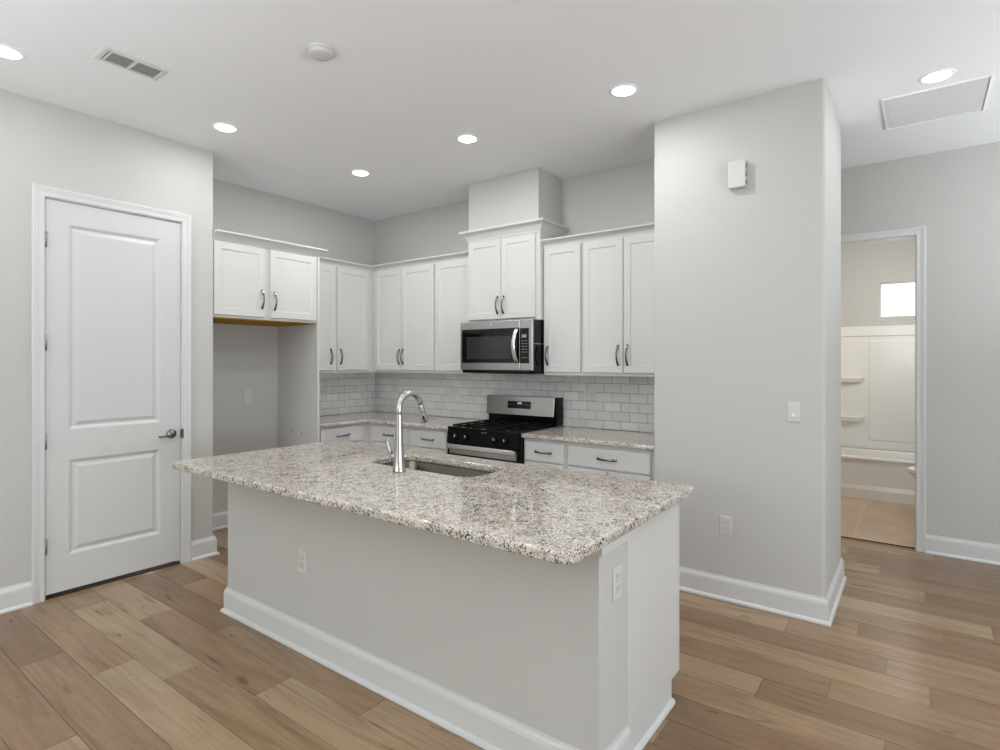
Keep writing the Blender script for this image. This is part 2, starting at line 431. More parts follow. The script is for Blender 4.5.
# ------------------------------------------------------------------ panel door
CAS = [(0, 0), (0, .010), (.005, .013), (.030, .013), (.036, .016), (.042, .0155), (.048, .018), (.058, .018), (.062, .014), (.062, 0)]
def casing(name, f, u0, u1, top, m='trim', flip=False):
    bm = BM(); pr_ = [(-a, b_) for a, b_ in CAS]
    sweep(bm, [(u0, 0), (u0, top), (u1, top), (u1, 0)], pr_, f)
    return bm
dr = bpy.data.objects.new('door_1', None); C.objects.link(dr); dr.location = (XL, (D0+D1)/2, 0); dr['kind'] = 'structure'
dr['label'] = 'tall white two-panel interior door with a lever handle'; dr['category'] = 'door'
fx = FX(XL)
bm = casing('casing', fx, D0+.005, D1-.005, DT-.005)
mesh('casing', bm, 'trim', dr)
bm = BM(); fbox(bm, fx, D0, D0+.010, 0, DT, -.12, 0); fbox(bm, fx, D1-.010, D1, 0, DT, -.12, 0); fbox(bm, fx, D0, D1, DT-.010, DT, -.12, 0)
fbox(bm, fx, D0+.01, D0+.022, 0, DT-.01, -.09, -.044); fbox(bm, fx, D1-.022, D1-.01, 0, DT-.01, -.09, -.044); fbox(bm, fx, D0+.01, D1-.01, DT-.022, DT-.01, -.09, -.044)
mesh('jamb', bm, 'trim', dr)
bm = BM(); fbox(bm, fx, D0+.011, D1-.011, 0, .006, -.12, -.003); mesh('door_gap_shade', bm, 'gap', dr)  # dark strip carrying the shade of the gap under the door
a0, a1, z0, z1 = D0+.0125, D1-.0125, .027, DT-.013
bm = BM(); fd = lambda u, v, d: (XL-.005+d, u, v)
P1 = (1.222, 1.752, 1.030, 2.318); P2 = (1.222, 1.752, .245, .842)
def quad(bm, f, u0, u1, v0, v1, d=0): bm.faces.new([bm.verts.new(f(*p, d)) for p in ((u0, v0), (u1, v0), (u1, v1), (u0, v1))])
quad(bm, fd, a0, P1[0], z0, z1); quad(bm, fd, P1[1], a1, z0, z1)
for (va_, vb_) in ((z0, P2[2]), (P2[3], P1[2]), (P1[3], z1)): quad(bm, fd, P1[0], P1[1], va_, vb_)
for p in (P1, P2): rect_rings(bm, fd, *p, [(0, 0), (.010, -.004), (.020, -.011), (.030, -.011), (.048, -.004), (.052, -.003)])
rect_rings(bm, fd, a0, a1, z0, z1, [(0, -.035)], back=-.034)
for (u_, v_) in ((a0, None), (a1, None)):
    q = [bm.verts.new(fd(u_, z0, 0)), bm.verts.new(fd(u_, z1, 0)), bm.verts.new(fd(u_, z1, -.035)), bm.verts.new(fd(u_, z0, -.035))]; bm.faces.new(q)
for v_ in (z0, z1):
    q = [bm.verts.new(fd(a0, v_, 0)), bm.verts.new(fd(a1, v_, 0)), bm.verts.new(fd(a1, v_, -.035)), bm.verts.new(fd(a0, v_, -.035))]; bm.faces.new(q)
bmesh.ops.remove_doubles(bm, verts=bm.verts, dist=.00001)
leaf = mesh('door_panel', bm, 'door', dr)
for zc in (2.203, 1.573, .967, .324):
    bm = BM(); tube(bm, [(XL+.003, D0+.0105, zc-.047), (XL+.003, D0+.0105, zc+.047)], .0068, 10); fbox(bm, fx, D0+.0128, D0+.020, zc-.045, zc+.045, -.0048, -.0035)
    mesh('hinge', bm, 'hinge', dr)
bm = BM(); lv = (XL-.005, 1.826, .941)
lathe(bm, [(0, 0), (.033, 0), (.033, .004), (.028, .012), (.014, .016), (.012, .045), (.0, .047)], lv, 'X')
tube(bm, [(XL+.039, 1.826, .941), (XL+.045, 1.812, .941), (XL+.047, 1.79, .939), (XL+.047, 1.765, .933), (XL+.045, 1.74, .931), (XL+.043, 1.722, .934)], [.011, .010, .009, .008, .007, .006], 10)
mesh('door_lever', bm, 'nickel', leaf)
bm = BM(); fbox(bm, fx, D1-.0115, D1+.004, .905, .972, -.010, .0150, .003); mesh('strike_plate', bm, 'nickel', dr)

# bathroom doorway: casing and lining
dw = bpy.data.objects.new('door_2', None); C.objects.link(dw); dw.location = ((BX0+BX1)/2, YH, 0); dw['kind'] = 'structure'
dw['label'] = 'open cased doorway into the bathroom'; dw['category'] = 'doorway'
mesh('casing', casing('casing', FY(YH), BX0+.005, BX1-.005, BT-.005), 'trim', dw)
bm = BM(); f_ = FY(YH); fbox(bm, f_, BX0, BX0+.010, 0, BT, -.12, 0); fbox(bm, f_, BX1-.010, BX1, 0, BT, -.12, 0); fbox(bm, f_, BX0, BX1, BT-.010, BT, -.12, 0)
fbox(bm, f_, BX0+.010, BX0+.020, 0, BT-.010, -.075, -.04)
mesh('jamb', bm, 'trim', dw)

# ------------------------------------------------------------------ cabinets
def pull(f, uc, vc, vert=True, L=.150, parent=None):
    """bow pull with flared feet"""
    bm = BM(); pts = []; rad = []
    for k in range(17):
        t = k/16; s = (t-.5)*L; d = .030*math.sin(PI*min(max((t-.03)/.94, 0), 1))**.75 + .001
        pts.append(f(uc, vc+s, d) if vert else f(uc+s, vc, d)); rad.append(.0055+.0038*abs(2*t-1)**3)
    up = Vector(f(1, 0, 0))-Vector(f(0, 0, 0)) if vert else Vector((0, 0, 1))
    tube(bm, pts, rad, 10, flat=(1.25, .8, up))
    return mesh('handle', bm, 'nickel', parent)
SH = [(0, 0), (.0015, .0185), (.003, .020), (.056, .020), (.0590, .0150), (.061, .0145)]
SLAB = [(0, 0), (0, .016), (.004, .0195), (.008, .020)]
def cab_door(t, f, u0, u1, v0, v1, hu=None, hv=None, name='door'):
    bm = BM(); rect_rings(bm, f, u0, u1, v0, v1, SH, back=.0008)
    d = mesh(name, bm, 'cabinet', t)
    if hu is not None: pull(lambda a, b_, c_: f(a, b_, c_+.020), hu, hv, True, parent=d)
    return d
def cab_drawer(t, f, u0, u1, v0, v1, handle=True):
    bm = BM(); rect_rings(bm, f, u0, u1, v0, v1, SLAB, back=.0008)
    d = mesh('drawer', bm, 'cabinet', t)
    if handle: pull(lambda a, b_, c_: f(a, b_, c_+.020), (u0+u1)/2, (v0+v1)/2, False, parent=d)
    return d
def crown_prof(h, p): return [(0, 0), (.004, 0), (.006, h*.12), (p*.22, h*.32), (p*.42, h*.56), (p*.66, h*.72), (p*.80, h*.78), (p, h*.83), (p, h), (0, h)]
ZU0, ZU1 = 1.345, 2.388
HV = 1.505
FRY = YB-.305; FRX = XA+.305      # face-frame planes of the wall cabinets
GU = 'upper wall cabinets'
# left wall
t = thing('upper_cabinet', 'white two-door wall cabinet beside the fridge recess, next to the inside corner', 'cabinet', ((XA+FRX)/2, 3.5, ZU0), GU)
bm = BM(); bx(bm, XA+.001, FRX, 3.060, YB-.001, ZU0, ZU1, .001); mesh('body', bm, 'cabinet', t)
f = FX(FRX); cab_door(t, f, 3.075, 3.452, 1.371, 2.385, 3.400, HV); cab_door(t, f, 3.478, 3.868, 1.371, 2.385, 3.515, HV)
bm = BM(); sweep(bm, [(FRX+.001, 3.060), (FRX+.001, FRY-.001-.0), ], [(a+.0, z_+2.386) for a, z_ in crown_prof(.064, .052)], fz)
CRP = [(a, z_+2.386) for a, z_ in crown_prof(.064, .052)]
bm.free(); bm = BM()
# mitred inside corner: left run ends on the diagonal
rg = []
for yy in (3.060, None):
    rg.append([bm.verts.new((FRX+.001+a, yy if yy is not None else FRY-.001-a, z_)) for a, z_ in CRP])
for s in range(len(CRP)): bm.faces.new((rg[0][s], rg[0][(s+1) % len(CRP)], rg[1][(s+1) % len(CRP)], rg[1][s]))
bm.faces.new(rg[0]); bm.faces.new(rg[1]); mesh('crown_molding', bm, 'cabinet', t)
bm = BM(); bx(bm, XA+.001, FRX+.03, 3.062, FRY-.04, 2.4495, 2.4505); bm.free()
# range wall, three cabinets
def upper(label, x0, x1, doors, crown0=None, crown1=None, left_mitre=False):
    t = thing('upper_cabinet', label, 'cabinet', ((x0+x1)/2, (YB+FRY)/2, ZU0), GU)
    bm = BM(); bx(bm, x0+.0005, x1-.0005, FRY, YB-.001, ZU0, ZU1, .001); mesh('body', bm, 'cabinet', t)
    for d in doors: cab_door(t, FY(FRY), d[0], d[1], 1.371, 2.385, d[2], HV)
    bm = BM(); rg = []
    for e in (0, 1):
        rg.append([bm.verts.new(((x0 if crown0 is None else crown0)+(a if left_mitre else 0) if e == 0 else (x1 if crown1 is None else crown1), FRY-.001-a, z_)) for a, z_ in CRP])
    for s in range(len(CRP)): bm.faces.new((rg[0][s], rg[0][(s+1) % len(CRP)], rg[1][(s+1) % len(CRP)], rg[1][s]))
    bm.faces.new(rg[0]); bm.faces.new(rg[1]); mesh('crown_molding', bm, 'cabinet', t)
    return t
upper('white wall cabinet in the corner with two bow pulls close together at its middle', FRX+.001, -3.701, [(-4.548, -4.160, -4.182), (-4.154, -3.713, -4.128)], left_mitre=True)
upper('white single-door wall cabinet immediately left of the microwave', -3.700, -3.2475, [(-3.690, -3.262, -3.300)])
upper('white single-door wall cabinet immediately right of the microwave', -2.4865, -2.131, [(-2.477, -2.141, -2.440)], crown0=-2.4865)
upper('white two-door wall cabinet against the wide grey wall end', -2.130, -1.413, [(-2.121, -1.781, -1.820), (-1.777, -1.428, -1.745)])
# over the microwave
t = thing('upper_cabinet', 'taller white two-door cabinet above the microwave, with the deepest crown', 'cabinet', (-2.858, 4.05, 1.80), GU)
bm = BM(); bx(bm, -3.245, -2.4875, 3.870, YB-.001, 1.800, 2.515, .001); mesh('body', bm, 'cabinet', t)
f = FY(3.870); cab_door(t, f, -3.237, -2.876, 1.820, 2.508, -2.908, 1.940); cab_door(t, f, -2.872, -2.528, 1.820, 2.508, -2.845, 1.940)
bm = BM(); CR2 = [(a, z_+2.514) for a, z_ in crown_prof(.094, .064)]
CR2 = CR2[:-1] + [(-.02, CR2[-1][1]), (-.02, 2.514)]
sweep(bm, [(-2.4865, YB-.002), (-2.4865, 3.869), (-3.246, 3.869), (-3.246, YB-.002)][::-1], CR2, fz)
mesh('crown_molding', bm, 'cabinet', t)
# over the fridge recess
FX0 = XL-.020
t = thing('upper_cabinet', 'white two-door cabinet bridging the empty fridge recess, golden underside', 'cabinet', (-4.61, 2.58, 1.80), GU)
bm = BM(); bx(bm, XA+.001, FX0, YD+.002, 3.0395, 1.797, ZU1, .001); mesh('body', bm, 'cabinet', t)
bm = BM(); bx(bm, XA+.002, FX0-.018, YD+.004, 3.038, 1.788, 1.7965); mesh('underside', bm, 'ply', t, 'golden plywood underside')
f = FX(FX0); cab_door(t, f, YD+.003, 2.542, 1.816, 2.378, 2.512, 1.960); cab_door(t, f, 2.586, 3.030, 1.816, 2.378, 2.622, 1.955)
bm = BM(); CR3 = [(a, z_+2.384) for a, z_ in crown_prof(.070, .060)]
sweep(bm, [(FX0+.001, YD+.002), (FX0+.001, 3.0605), (FRX+.060, 3.0605)], CR3[:-1]+[(-.012, CR3[-1][1]), (-.012, 2.3885), (0, 2.3885)], fz); mesh('crown_molding', bm, 'cabinet', t)
t = thing('end_panel', 'tall white side panel standing between fridge recess and corner cabinets', 'cabinet panel', (-4.6, 3.05, 0))
bm = BM(); bx(bm, XA+.001, FX0, 3.041, 3.058, .001, 2.386, .001); bx(bm, FX0-.001, FX0+.016, 3.038, 3.060, .001, 2.382, .0015); mesh('panel', bm, 'cabinet', t)
for (yy, zz) in ((-4.683, .822), (-4.539, .805)):
    bm = BM(); lathe(bm, [(0, .0025), (.006, .0025), (.007, 0)], (yy, 3.0405, zz), '-Y', 12); mesh('hole_plug', bm, 'slot', t)

# base cabinets
BFY = 3.632; BFX = XA+.600
GB = 'base cabinets under the perimeter counter'
def base_body(bm, x0, x1, y0, y1, toe, zt=.878):
    bx(bm, x0, x1, y0, y1, .10, zt, .001)
t = thing('base_cabinet', 'white one-drawer base cabinet on the left wall beside the fridge panel', 'cabinet', (-4.6, 3.35, 0), GB)
bm = BM(); bx(bm, XA+.001, BFX, 3.0595, YB-.001, .10, .868, .001); bx(bm, XA+.001, BFX-.07, 3.0595, YB-.001, .001, .10); mesh('body', bm, 'cabinet', t)
f = FX(BFX); cab_drawer(t, f, 3.080, 3.556, .702, .846); cab_door(t, f, 3.080, 3.556, .115, .685, 3.50, .58)
def basecab(label, x0, x1, fronts):
    t = thing('base_cabinet', label, 'cabinet', ((x0+x1)/2, 3.93, 0), GB)
    bm = BM(); bx(bm, x0, x1, BFY, YB-.001, .10, .868, .001); bx(bm, x0, x1, BFY+.07, YB-.001, .001, .10); mesh('body', bm, 'cabinet', t)
    for (u0, u1, nd) in fronts:
        cab_drawer(t, FY(BFY), u0, u1, .696, .840)
        if nd == 1: cab_door(t, FY(BFY), u0, u1, .115, .680, u1-.04, .58)
        else: um = (u0+u1)/2; cab_door(t, FY(BFY), u0, um-.003, .115, .680, um-.04, .58); cab_door(t, FY(BFY), um+.003, u1, .115, .680, um+.04, .58)
    return t
basecab('white base cabinet in the corner, its drawer partly behind the faucet', BFX+.001, -3.752, [(-4.245, -3.775, 1)])
basecab('white base cabinet immediately left of the range', -3.751, -3.240, [(-3.725, -3.283, 1)])
basecab('narrow white base cabinet immediately right of the range', -2.482, -2.106, [(-2.464, -2.124, 1)])
basecab('wide white base cabinet against the wide grey wall end', -2.105, -1.413, [(-2.083, -1.450, 2)])

# countertops
ctf, ctx = 3.585, XA+.640
bm = plate_mesh([[(XA+.001, 3.0605), (ctx, 3.0605), (ctx, ctf-.012), (ctx+.004, ctf-.004), (ctx+.012, ctf), (-3.238, ctf), (-3.238, YB-.001), (XA+.001, YB-.001)]], .8685, .900)
tag(mesh('countertop', bm, 'granite', recalc=False), 'speckled granite L-shaped countertop in the corner, left of the range', 'countertop', 'perimeter granite countertops')
bm = plate_mesh([[(-2.485, ctf+.01), (-2.477, ctf), (XC0-.002, ctf), (XC0-.002, YB-.001), (-2.485, YB-.001)]], .8685, .900)
tag(mesh('countertop', bm, 'granite', recalc=False), 'short straight speckled granite countertop right of the range', 'countertop', 'perimeter granite countertops')

# subway-tile backsplash
def splash(name, f, u0, u1, phase, z0=.9005, z1=1.344, tags=None):
    bm = BM(); tlay = bm.loops.layers.float_color.new('tone'); gr = .0017
    k = 0; zz = .894
    while zz < z1:
        za, zb = max(zz, z0)+gr, min(zz+.0765, z1)-gr
        u = phase+(0 if k % 2 == 0 else .0762)
        u = u-.1524*math.ceil((u-u0)/.1524)
        while u < u1:
            ua, ub = max(u, u0)+gr, min(u+.1524, u1)-gr
            if ub-ua > .004:
                before = len(bm.faces)
                rect_rings(bm, f, ua, ub, za, zb, [(0, .001), (0, .0062), (.0018, .0075)])
                bm.faces.ensure_lookup_table(); t = random.random()
                for fc in bm.faces[before:]:
                    for lp in fc.loops: lp[tlay] = (t, t, t, 1)
            u += .1524
        zz += .0765; k += 1
    o = struct(name, bm, 'tile', *(tags or ()))
    bm = BM(); fbox(bm, f, u0, u1, z0, z1, .0004, .0052); mesh('grout', bm, 'caulk', o)
    return o
splash('wall_backsplash_back', FY(YB), XA+.009, XC0-.003, -2.248, tags=('white subway tile backsplash behind the range', 'backsplash'))
splash('wall_backsplash_left', FX(XA), 3.060, YB-.001, 3.732, tags=('white subway tile backsplash on the left wall', 'backsplash'))

# ------------------------------------------------------------------ island
IX0, IX1, IY0, IYW, IY1 = -3.252, -.855, 1.690, 1.912, 2.462
t = thing('kitchen_island', 'long island base, grey front wall with white end panel under the granite', 'kitchen island', ((IX0+IX1)/2, 2.05, 0))
bm = BM(); bx(bm, IX0, IX1, IY0, IYW, .001, .8745, .0015); mesh('knee_wall', bm, 'wall', t, 'grey painted front wall')
bm = BM(); bx(bm, IX0+.007, IX1-.020, IYW+.0005, IY1-.022, .10, .118); bx(bm, IX0+.007, IX1-.020, IYW+.0005, IYW+.012, .118, .8745); bx(bm, -2.47, -2.452, IYW+.0125, IY1-.022, .118, .8745); bx(bm, -1.675, -1.657, IYW+.0125, IY1-.022, .118, .8745); bx(bm, IX0+.007, IX1-.020, IY1-.115, IY1-.10, .001, .0995); mesh('body', bm, 'cabinet', t)
bm = BM(); prism(bm, [(0, 0), (1, 0), (1, 1), (0, 1)], 0, 1); bm.free()
for nm, xx in (('side_panel', IX1-.0198), ('side_panel', IX0-.014)):
    bm = BM(); pl = [(IYW+.0002, .001), (IY1-.095, .001), (IY1-.095, .095), (IY1-.02, .095), (IY1-.02, .8745), (IYW+.0002, .8745)]
    a = [bm.verts.new((xx, y, z)) for y, z in pl]; b_ = [bm.verts.new((xx+.0205, y, z)) for y, z in pl]
    bm.faces.new(a); bm.faces.new(b_)
    for k in range(len(pl)): bm.faces.new((a[k], a[(k+1) % len(pl)], b_[(k+1) % len(pl)], b_[k]))
    mesh(nm, bm, 'cabinet', t, 'white end panel')
# face frame and door edges on the working side
bm = BM(); bx(bm, IX0+.002, IX1+.002, IY1-.0195, IY1-.0005, .098, .8745, .001); mesh('face_frame', bm, 'cabinet', t)
fb = lambda u, v, d: (u, IY1+d, v)
for (u0, u1) in ((-3.23, -2.85), (-2.84, -2.46), (-2.44, -2.06), (-2.05, -1.68), (-1.04, -.868)):
    bm = BM(); rect_rings(bm, fb, u0, u1, .115, .86, SH, back=.0008); mesh('door', bm, 'cabinet', t)
bm = BM(); fbox(bm, fb, -1.665, -1.055, .115, .862, .001, .022, .003); mesh('dishwasher_front', bm, 'steel', t)
# apron board under the top
bm = BM(); sweep(bm, [(IX0, IYW), (IX0, IY0+.009), (IX1, IY0+.009), (IX1, IYW+.045)], [(0, .812), (.010, .812), (.012, .816), (.012, .8745), (0, .8745)], fz); mesh('apron_board', bm, 'trim', t, 'white apron board under the top')
bm = BM(); sweep(bm, [(IX0, IYW), (IX0, IY0), (IX1, IY0), (IX1, IYW)], BASE, fz); mesh('baseboard', bm, 'trim', t)
SHOE = [(0, 0), (.016, 0), (.016, .006), (.012, .014), (.005, .019), (0, .020)]
bm = BM(); sweep(bm, [(IX1+.002, IYW+.001), (IX1+.002, IY1-.095)], SHOE, fz); mesh('shoe_molding', bm, 'trim', t)

SX0, SX1, SY0, SY1 = -2.435, -1.690, 2.025, 2.335
hole = rrect(SX0, SX1, SY0, SY1, .085, 8)
bm = plate_mesh([rrect(-3.274, -.791, 1.385, 2.480, [.03, .05, .012, .012], 6), hole], .876, .912, .008, 4)
tag(mesh('countertop', bm, 'granite', recalc=False), 'large speckled granite island top with a sink cut-out', 'countertop')
# undermount sink
t = thing('kitchen_sink', 'undermount stainless sink set into the island top', 'sink', ((SX0+SX1)/2, (SY0+SY1)/2, .655))
bm = BM(); prof = [(.03, .8755), (-.008, .8755), (-.008, .872), (-.002, .862), (.004, .70), (.018, .675), (.05, .664)]
rings = []
for ins, zz in prof:
    e = -ins if ins == .03 else ins
    lp = rrect(SX0+e, SX1-e, SY0+e, SY1-e, max(.09-e*.6, .02), 6); rings.append([bm.verts.new((x, y, zz)) for x, y in lp])
for a, b_ in zip(rings, rings[1:]):
    for k in range(len(a)): f_ = bm.faces.new((a[k], a[(k+1) % len(a)], b_[(k+1) % len(a)], b_[k])); f_.smooth = True
bm.faces.new(rings[-1]); mesh('basin', bm, 'sink', t)
bm = BM(); lathe(bm, [(0, .002), (.03, .002), (.035, .006), (.043, .006), (.045, .0005)], ((SX0+SX1)/2, (SY0+SY1)/2, .664), 'Z', 24); mesh('drain', bm, 'faucet', t)
# faucet
FX_, FY_ = -2.074, 1.936
t = thing('kitchen_faucet', 'tall brushed nickel gooseneck pull-down faucet at the island sink', 'faucet', (FX_, FY_, .912))
bm = BM(); lathe(bm, [(0, .9125), (.033, .9125), (.0335, .918), (.031, .926), (.0275, .96), (.0235, 1.02), (.0195, 1.09), (.0165, 1.15), (.0158, 1.19), (.0156, 1.195)], (FX_, FY_, 0), 'Z', 28); mesh('base', bm, 'faucet', t)
pts = [(FX_, FY_, 1.19), (FX_, FY_, 1.210)]
RR = .075
for k in range(0, 15):
    a = PI*k/14*.93; pts.append((FX_, FY_+RR-RR*math.cos(a), 1.221+RR*math.sin(a)))
e1 = Vector(pts[-1]); dirv = (Vector(pts[-1])-Vector(pts[-2])).normalized()
bm = BM(); tube(bm, pts, .0150, 16); mesh('spout', bm, 'faucet', t)
bm = BM(); tube(bm, [e1, e1+dirv*.01, e1+dirv*.050, e1+dirv*.078, e1+dirv*.097, e1+dirv*.100], [.0142, .0155, .0168, .0195, .0205, .016], 16); hd = mesh('spray_head', bm, 'faucet', t)
bm = BM(); sd = Vector((.72, -.69, 0)); e2 = e1+dirv*.045+sd*.0135
tube(bm, [e2+dirv*-.006, e2+dirv*.004], .0045, 8); e3 = e1+dirv*.062+sd*.0145; tube(bm, [e3, e3+dirv*.010, e3+dirv*.026+sd*.002], [.005, .007, .006], 10); mesh('spray_button', bm, 'black', hd)
bm = BM(); tube(bm, [(FX_-.018, FY_, .985), (FX_-.052, FY_-.002, .985), (FX_-.058, FY_-.002, .985)], [.013, .0125, .009], 14)
tube(bm, [(FX_-.052, FY_-.002, .982), (FX_-.060, FY_-.003, 1.01), (FX_-.074, FY_-.004, 1.045), (FX_-.083, FY_-.004, 1.066)], [.0105, .010, .0092, .0098], 12); mesh('lever', bm, 'faucet', t)

# ------------------------------------------------------------------ range
t = thing('range', 'stainless and black freestanding gas range between the base cabinets', 'stove', (-2.853, 3.88, 0))
rx0, rx1 = -3.227, -2.490
bm = BM(); bx(bm, rx0, rx1, 3.590, 4.205, .03, .890, .003); mesh('body', bm, 'black', t)
for xx in (rx0+.05, rx1-.05):
    for yy in (3.62, 4.15): bm = BM(); tube(bm, [(xx, yy, .001), (xx, yy, .032)], .02, 12); mesh('leg', bm, 'blackmat', t)
bm = BM(); bx(bm, rx0+.001, rx1, 3.566, 4.150, .8905, .909, .005); mesh('cooktop', bm, 'black', t)
for gx in (rx0+.035, -2.977, -2.727):      # three cast iron grates side by side
    bm = BM(); gw = .240 if gx > -2.99 and gx < -2.95 else .222; gy0, gy1 = 3.60, 4.08; zt = .926
    for yy in (gy0, (gy0+gy1)/2, gy1): bx(bm, gx, gx+gw, yy-.006, yy+.006, zt-.012, zt, .002)
    for xx in (gx+.006, gx+gw-.006): bx(bm, xx-.006, xx+.006, gy0, gy1, zt-.012, zt, .002)
    for cy_ in (3.72, 3.96):
        bx(bm, gx+gw/2-.004, gx+gw/2+.004, cy_-.09, cy_+.09, zt-.010, zt, .001); bx(bm, gx, gx+gw, cy_-.004, cy_+.004, zt-.010, zt, .001)
    for xx in (gx+.008, gx+gw-.008):
        for yy in (gy0+.004, gy1-.004): bx(bm, xx-.005, xx+.005, yy-.005, yy+.005, .9092, zt-.008)
    gr_ = mesh('grate', bm, 'blackmat', t)
for gx in (rx0+.146, -2.857, -2.616):
    for cy_ in (3.72, 3.96):
        bm = BM(); lathe(bm, [(0, .010), (.026, .010), (.034, .006), (.042, .0005)], (gx, cy_, .9093), 'Z', 20); mesh('burner', bm, 'blackmat', t)
# control panel, slightly tilted, with five knobs
bm = BM(); a = [bm.verts.new(p) for p in ((rx0+.002, 3.556, .772), (rx1-.002, 3.556, .772), (rx1-.002, 3.572, .890), (rx0+.002, 3.572, .890))]
b_ = [bm.verts.new((p.co.x, 3.5895, p.co.z)) for p in a]; bm.faces.new(a); bm.faces.new(b_)
for k in range(4): bm.faces.new((a[k], a[(k+1) % 4], b_[(k+1) % 4], b_[k]))
cp = mesh('control_panel', bm, 'blackmat', t)
for kx in (-3.120, -3.010, -2.715, -2.612):
    bm = BM(); lathe(bm, [(.024, -.004), (.023, .014), (.020, .024), (.0, .026)], (kx, 3.562, .830), '-Y', 20); kn = mesh('knob', bm, 'black', cp)
    bm = BM(); bx(bm, kx-.002, kx+.002, 3.533, 3.537, .832, .850, .0008); mesh('pointer', bm, 'mark', cp)
bm = BM()
for k in range(6): bx(bm, -2.862+k*.010, -2.855+k*.010, 3.5670, 3.5700, .876, .883)
mesh('brand_mark', bm, 'dimmark', cp)
bm = BM(); fbox(bm, FY(3.590), rx0+.004, rx1-.004, .235, .768, 0, .030, .004); dr_ = mesh('oven_door', bm, 'black', t)
for va_, vb_ in ((.686, .752), (.245, .33)): bm = BM(); fbox(bm, FY(3.560), rx0+.030, rx1-.016, va_, vb_, 0, .003, .001); mesh('steel_band', bm, 'steel', dr_)
bm = BM(); fbox(bm, FY(3.560), rx0+.030, rx1-.030, .335, .668, 0, .002, .0008); mesh('oven_window', bm, 'glass_black', dr_)
bm = BM(); bx(bm, rx0+.036, rx1-.014, 3.503, 3.523, .733, .773, .008, 3)
for xx in (rx0+.052, rx1-.030): bx(bm, xx-.012, xx+.012, 3.521, 3.561, .738, .766, .004)
mesh('handle', bm, 'steel_light', dr_)
bm = BM(); fbox(bm, FY(3.590), rx0+.004, rx1-.004, .05, .225, 0, .028, .004); mesh('drawer', bm, 'steel', t)
# backguard
bm = BM(); bx(bm, rx0+.01, rx1+.018, 4.120, 4.212, .9095, 1.148, .004); bg_ = mesh('backguard', bm, 'black', t)
bm = BM(); a = [bm.verts.new(p) for p in ((rx0+.006, 4.094, .982), (rx1-.008, 4.094, .982), (rx1-.008, 4.112, 1.150), (rx0+.006, 4.112, 1.150))]
b_ = [bm.verts.new((p.co.x, 4.150 if k > 1 else 4.119, p.co.z)) for k, p in enumerate(a)]; bm.faces.new(a); bm.faces.new(b_)
for k in range(4): bm.faces.new((a[k], a[(k+1) % 4], b_[(k+1) % 4], b_[k]))
bmesh.ops.bevel(bm, geom=list(bm.edges), offset=.003, segments=2, profile=.5, affect='EDGES')
sp = mesh('steel_face', bm, 'steel', bg_)
def tilted(u, v, d):  # on the sloping steel face
    s = (v-.982)/(1.155-.982); return (u, 4.094+.018*s-d, v)
bm = BM(); rect_rings(bm, tilted, -2.985, -2.735, 1.040, 1.104, [(0, 0), (.001, .003), (.003, .0035)], back=-.001); mesh('display', bm, 'glass_black', bg_)
bm = BM()
for k, ch in enumerate((1, 1, 1)):
    u = -2.872+k*.014
    for (ua, ub, va_, vb_) in ((u, u+.002, 1.079, 1.095), (u+.008, u+.010, 1.079, 1.095), (u, u+.010, 1.093, 1.095), (u, u+.010, 1.086, 1.088), (u, u+.010, 1.079, 1.081)):
        fbox(bm, lambda a_, b2, c_: (a_, 4.1035-c_, b2), ua, ub, va_, vb_, .0015, .0030)
mesh('digits', bm, 'digits', bg_)
bm = BM()
for i in range(2):
    for j in range(9):
        if j in (3, 4) and i == 0: continue
        u = -2.968+j*.027; v = 1.052+i*.022
        if j in (3, 4, 5) and i == 1: continue
        bm = BM(); fbox(bm, lambda a_, b2, c_: (a_, 4.1010-c_, b2), u, u+.006, v, v+.003, .0012, .0024); mesh('button_mark', bm, 'mark', bg_)

# ------------------------------------------------------------------ microwave
t = thing('microwave', 'stainless over-the-range microwave with a black glass door', 'microwave', (-2.853, 3.99, 1.357))
mx0, mx1, mz0, mz1, my = -3.243, -2.487, 1.384, 1.796, 3.752
bm = BM(); bx(bm, mx0+.004, mx1-.0025, 3.775, YB-.010, 1.358, mz1+.0005, .003); bx(bm, mx0+.06, mx1-.02, 3.762, 3.80, 1.364, 1.386, .002); mesh('body', bm, 'black', t)
xs = -2.609
bm = BM(); fbox(bm, FY(3.7755), mx0, xs-.001, mz0, mz1, 0, .024, .004); dd = mesh('door', bm, 'steel', t)
bm = BM(); fbox(bm, FY(3.7515), mx0+.020, xs-.0025, 1.445, 1.733, 0, .0022, .001); gl_ = mesh('door_glass', bm, 'glass_black', dd)
bm = BM(); fbox(bm, FY(3.7492), mx0+.075, xs-.085, 1.478, 1.668, 0, .0008); mesh('window_screen', bm, 'glass_inner', dd)
bm = BM(); pts = []
for k in range(15):
    s = k/14; pts.append((-2.636-.009*math.sin(PI*s), 3.748-.042*math.sin(PI*s)**.8, 1.447+.276*s))
tube(bm, pts, [.0115]*15, 12, flat=(1.7, .7, (1, 0, 0))); mesh('handle', bm, 'steel_light', dd)
bm = BM(); fbox(bm, FY(3.7755), xs+.001, mx1, mz0, mz1, 0, .024, .004); cp = mesh('control_column', bm, 'steel', t)
bm = BM(); fbox(bm, FY(3.7515), xs+.004, mx1-.032, 1.443, 1.727, 0, .0022, .001); mesh('keypad', bm, 'glass_black', cp)
bm = BM(); fbox(bm, FY(3.7492), -2.587, -2.540, 1.650, 1.676, 0, .0008); mesh('display', bm, mat('dim_display', (.3, .31, .32), .3), cp)
bm = BM()
for i in range(7):
    for j in range(4):
        u = -2.586+j*.015; v = 1.628-i*.023
        if i == 5: continue
        bm = BM(); fbox(bm, FY(3.7492), u, u+.006, v-.0045, v-.001, 0, .0006); mesh('button_mark', bm, 'mark', cp)
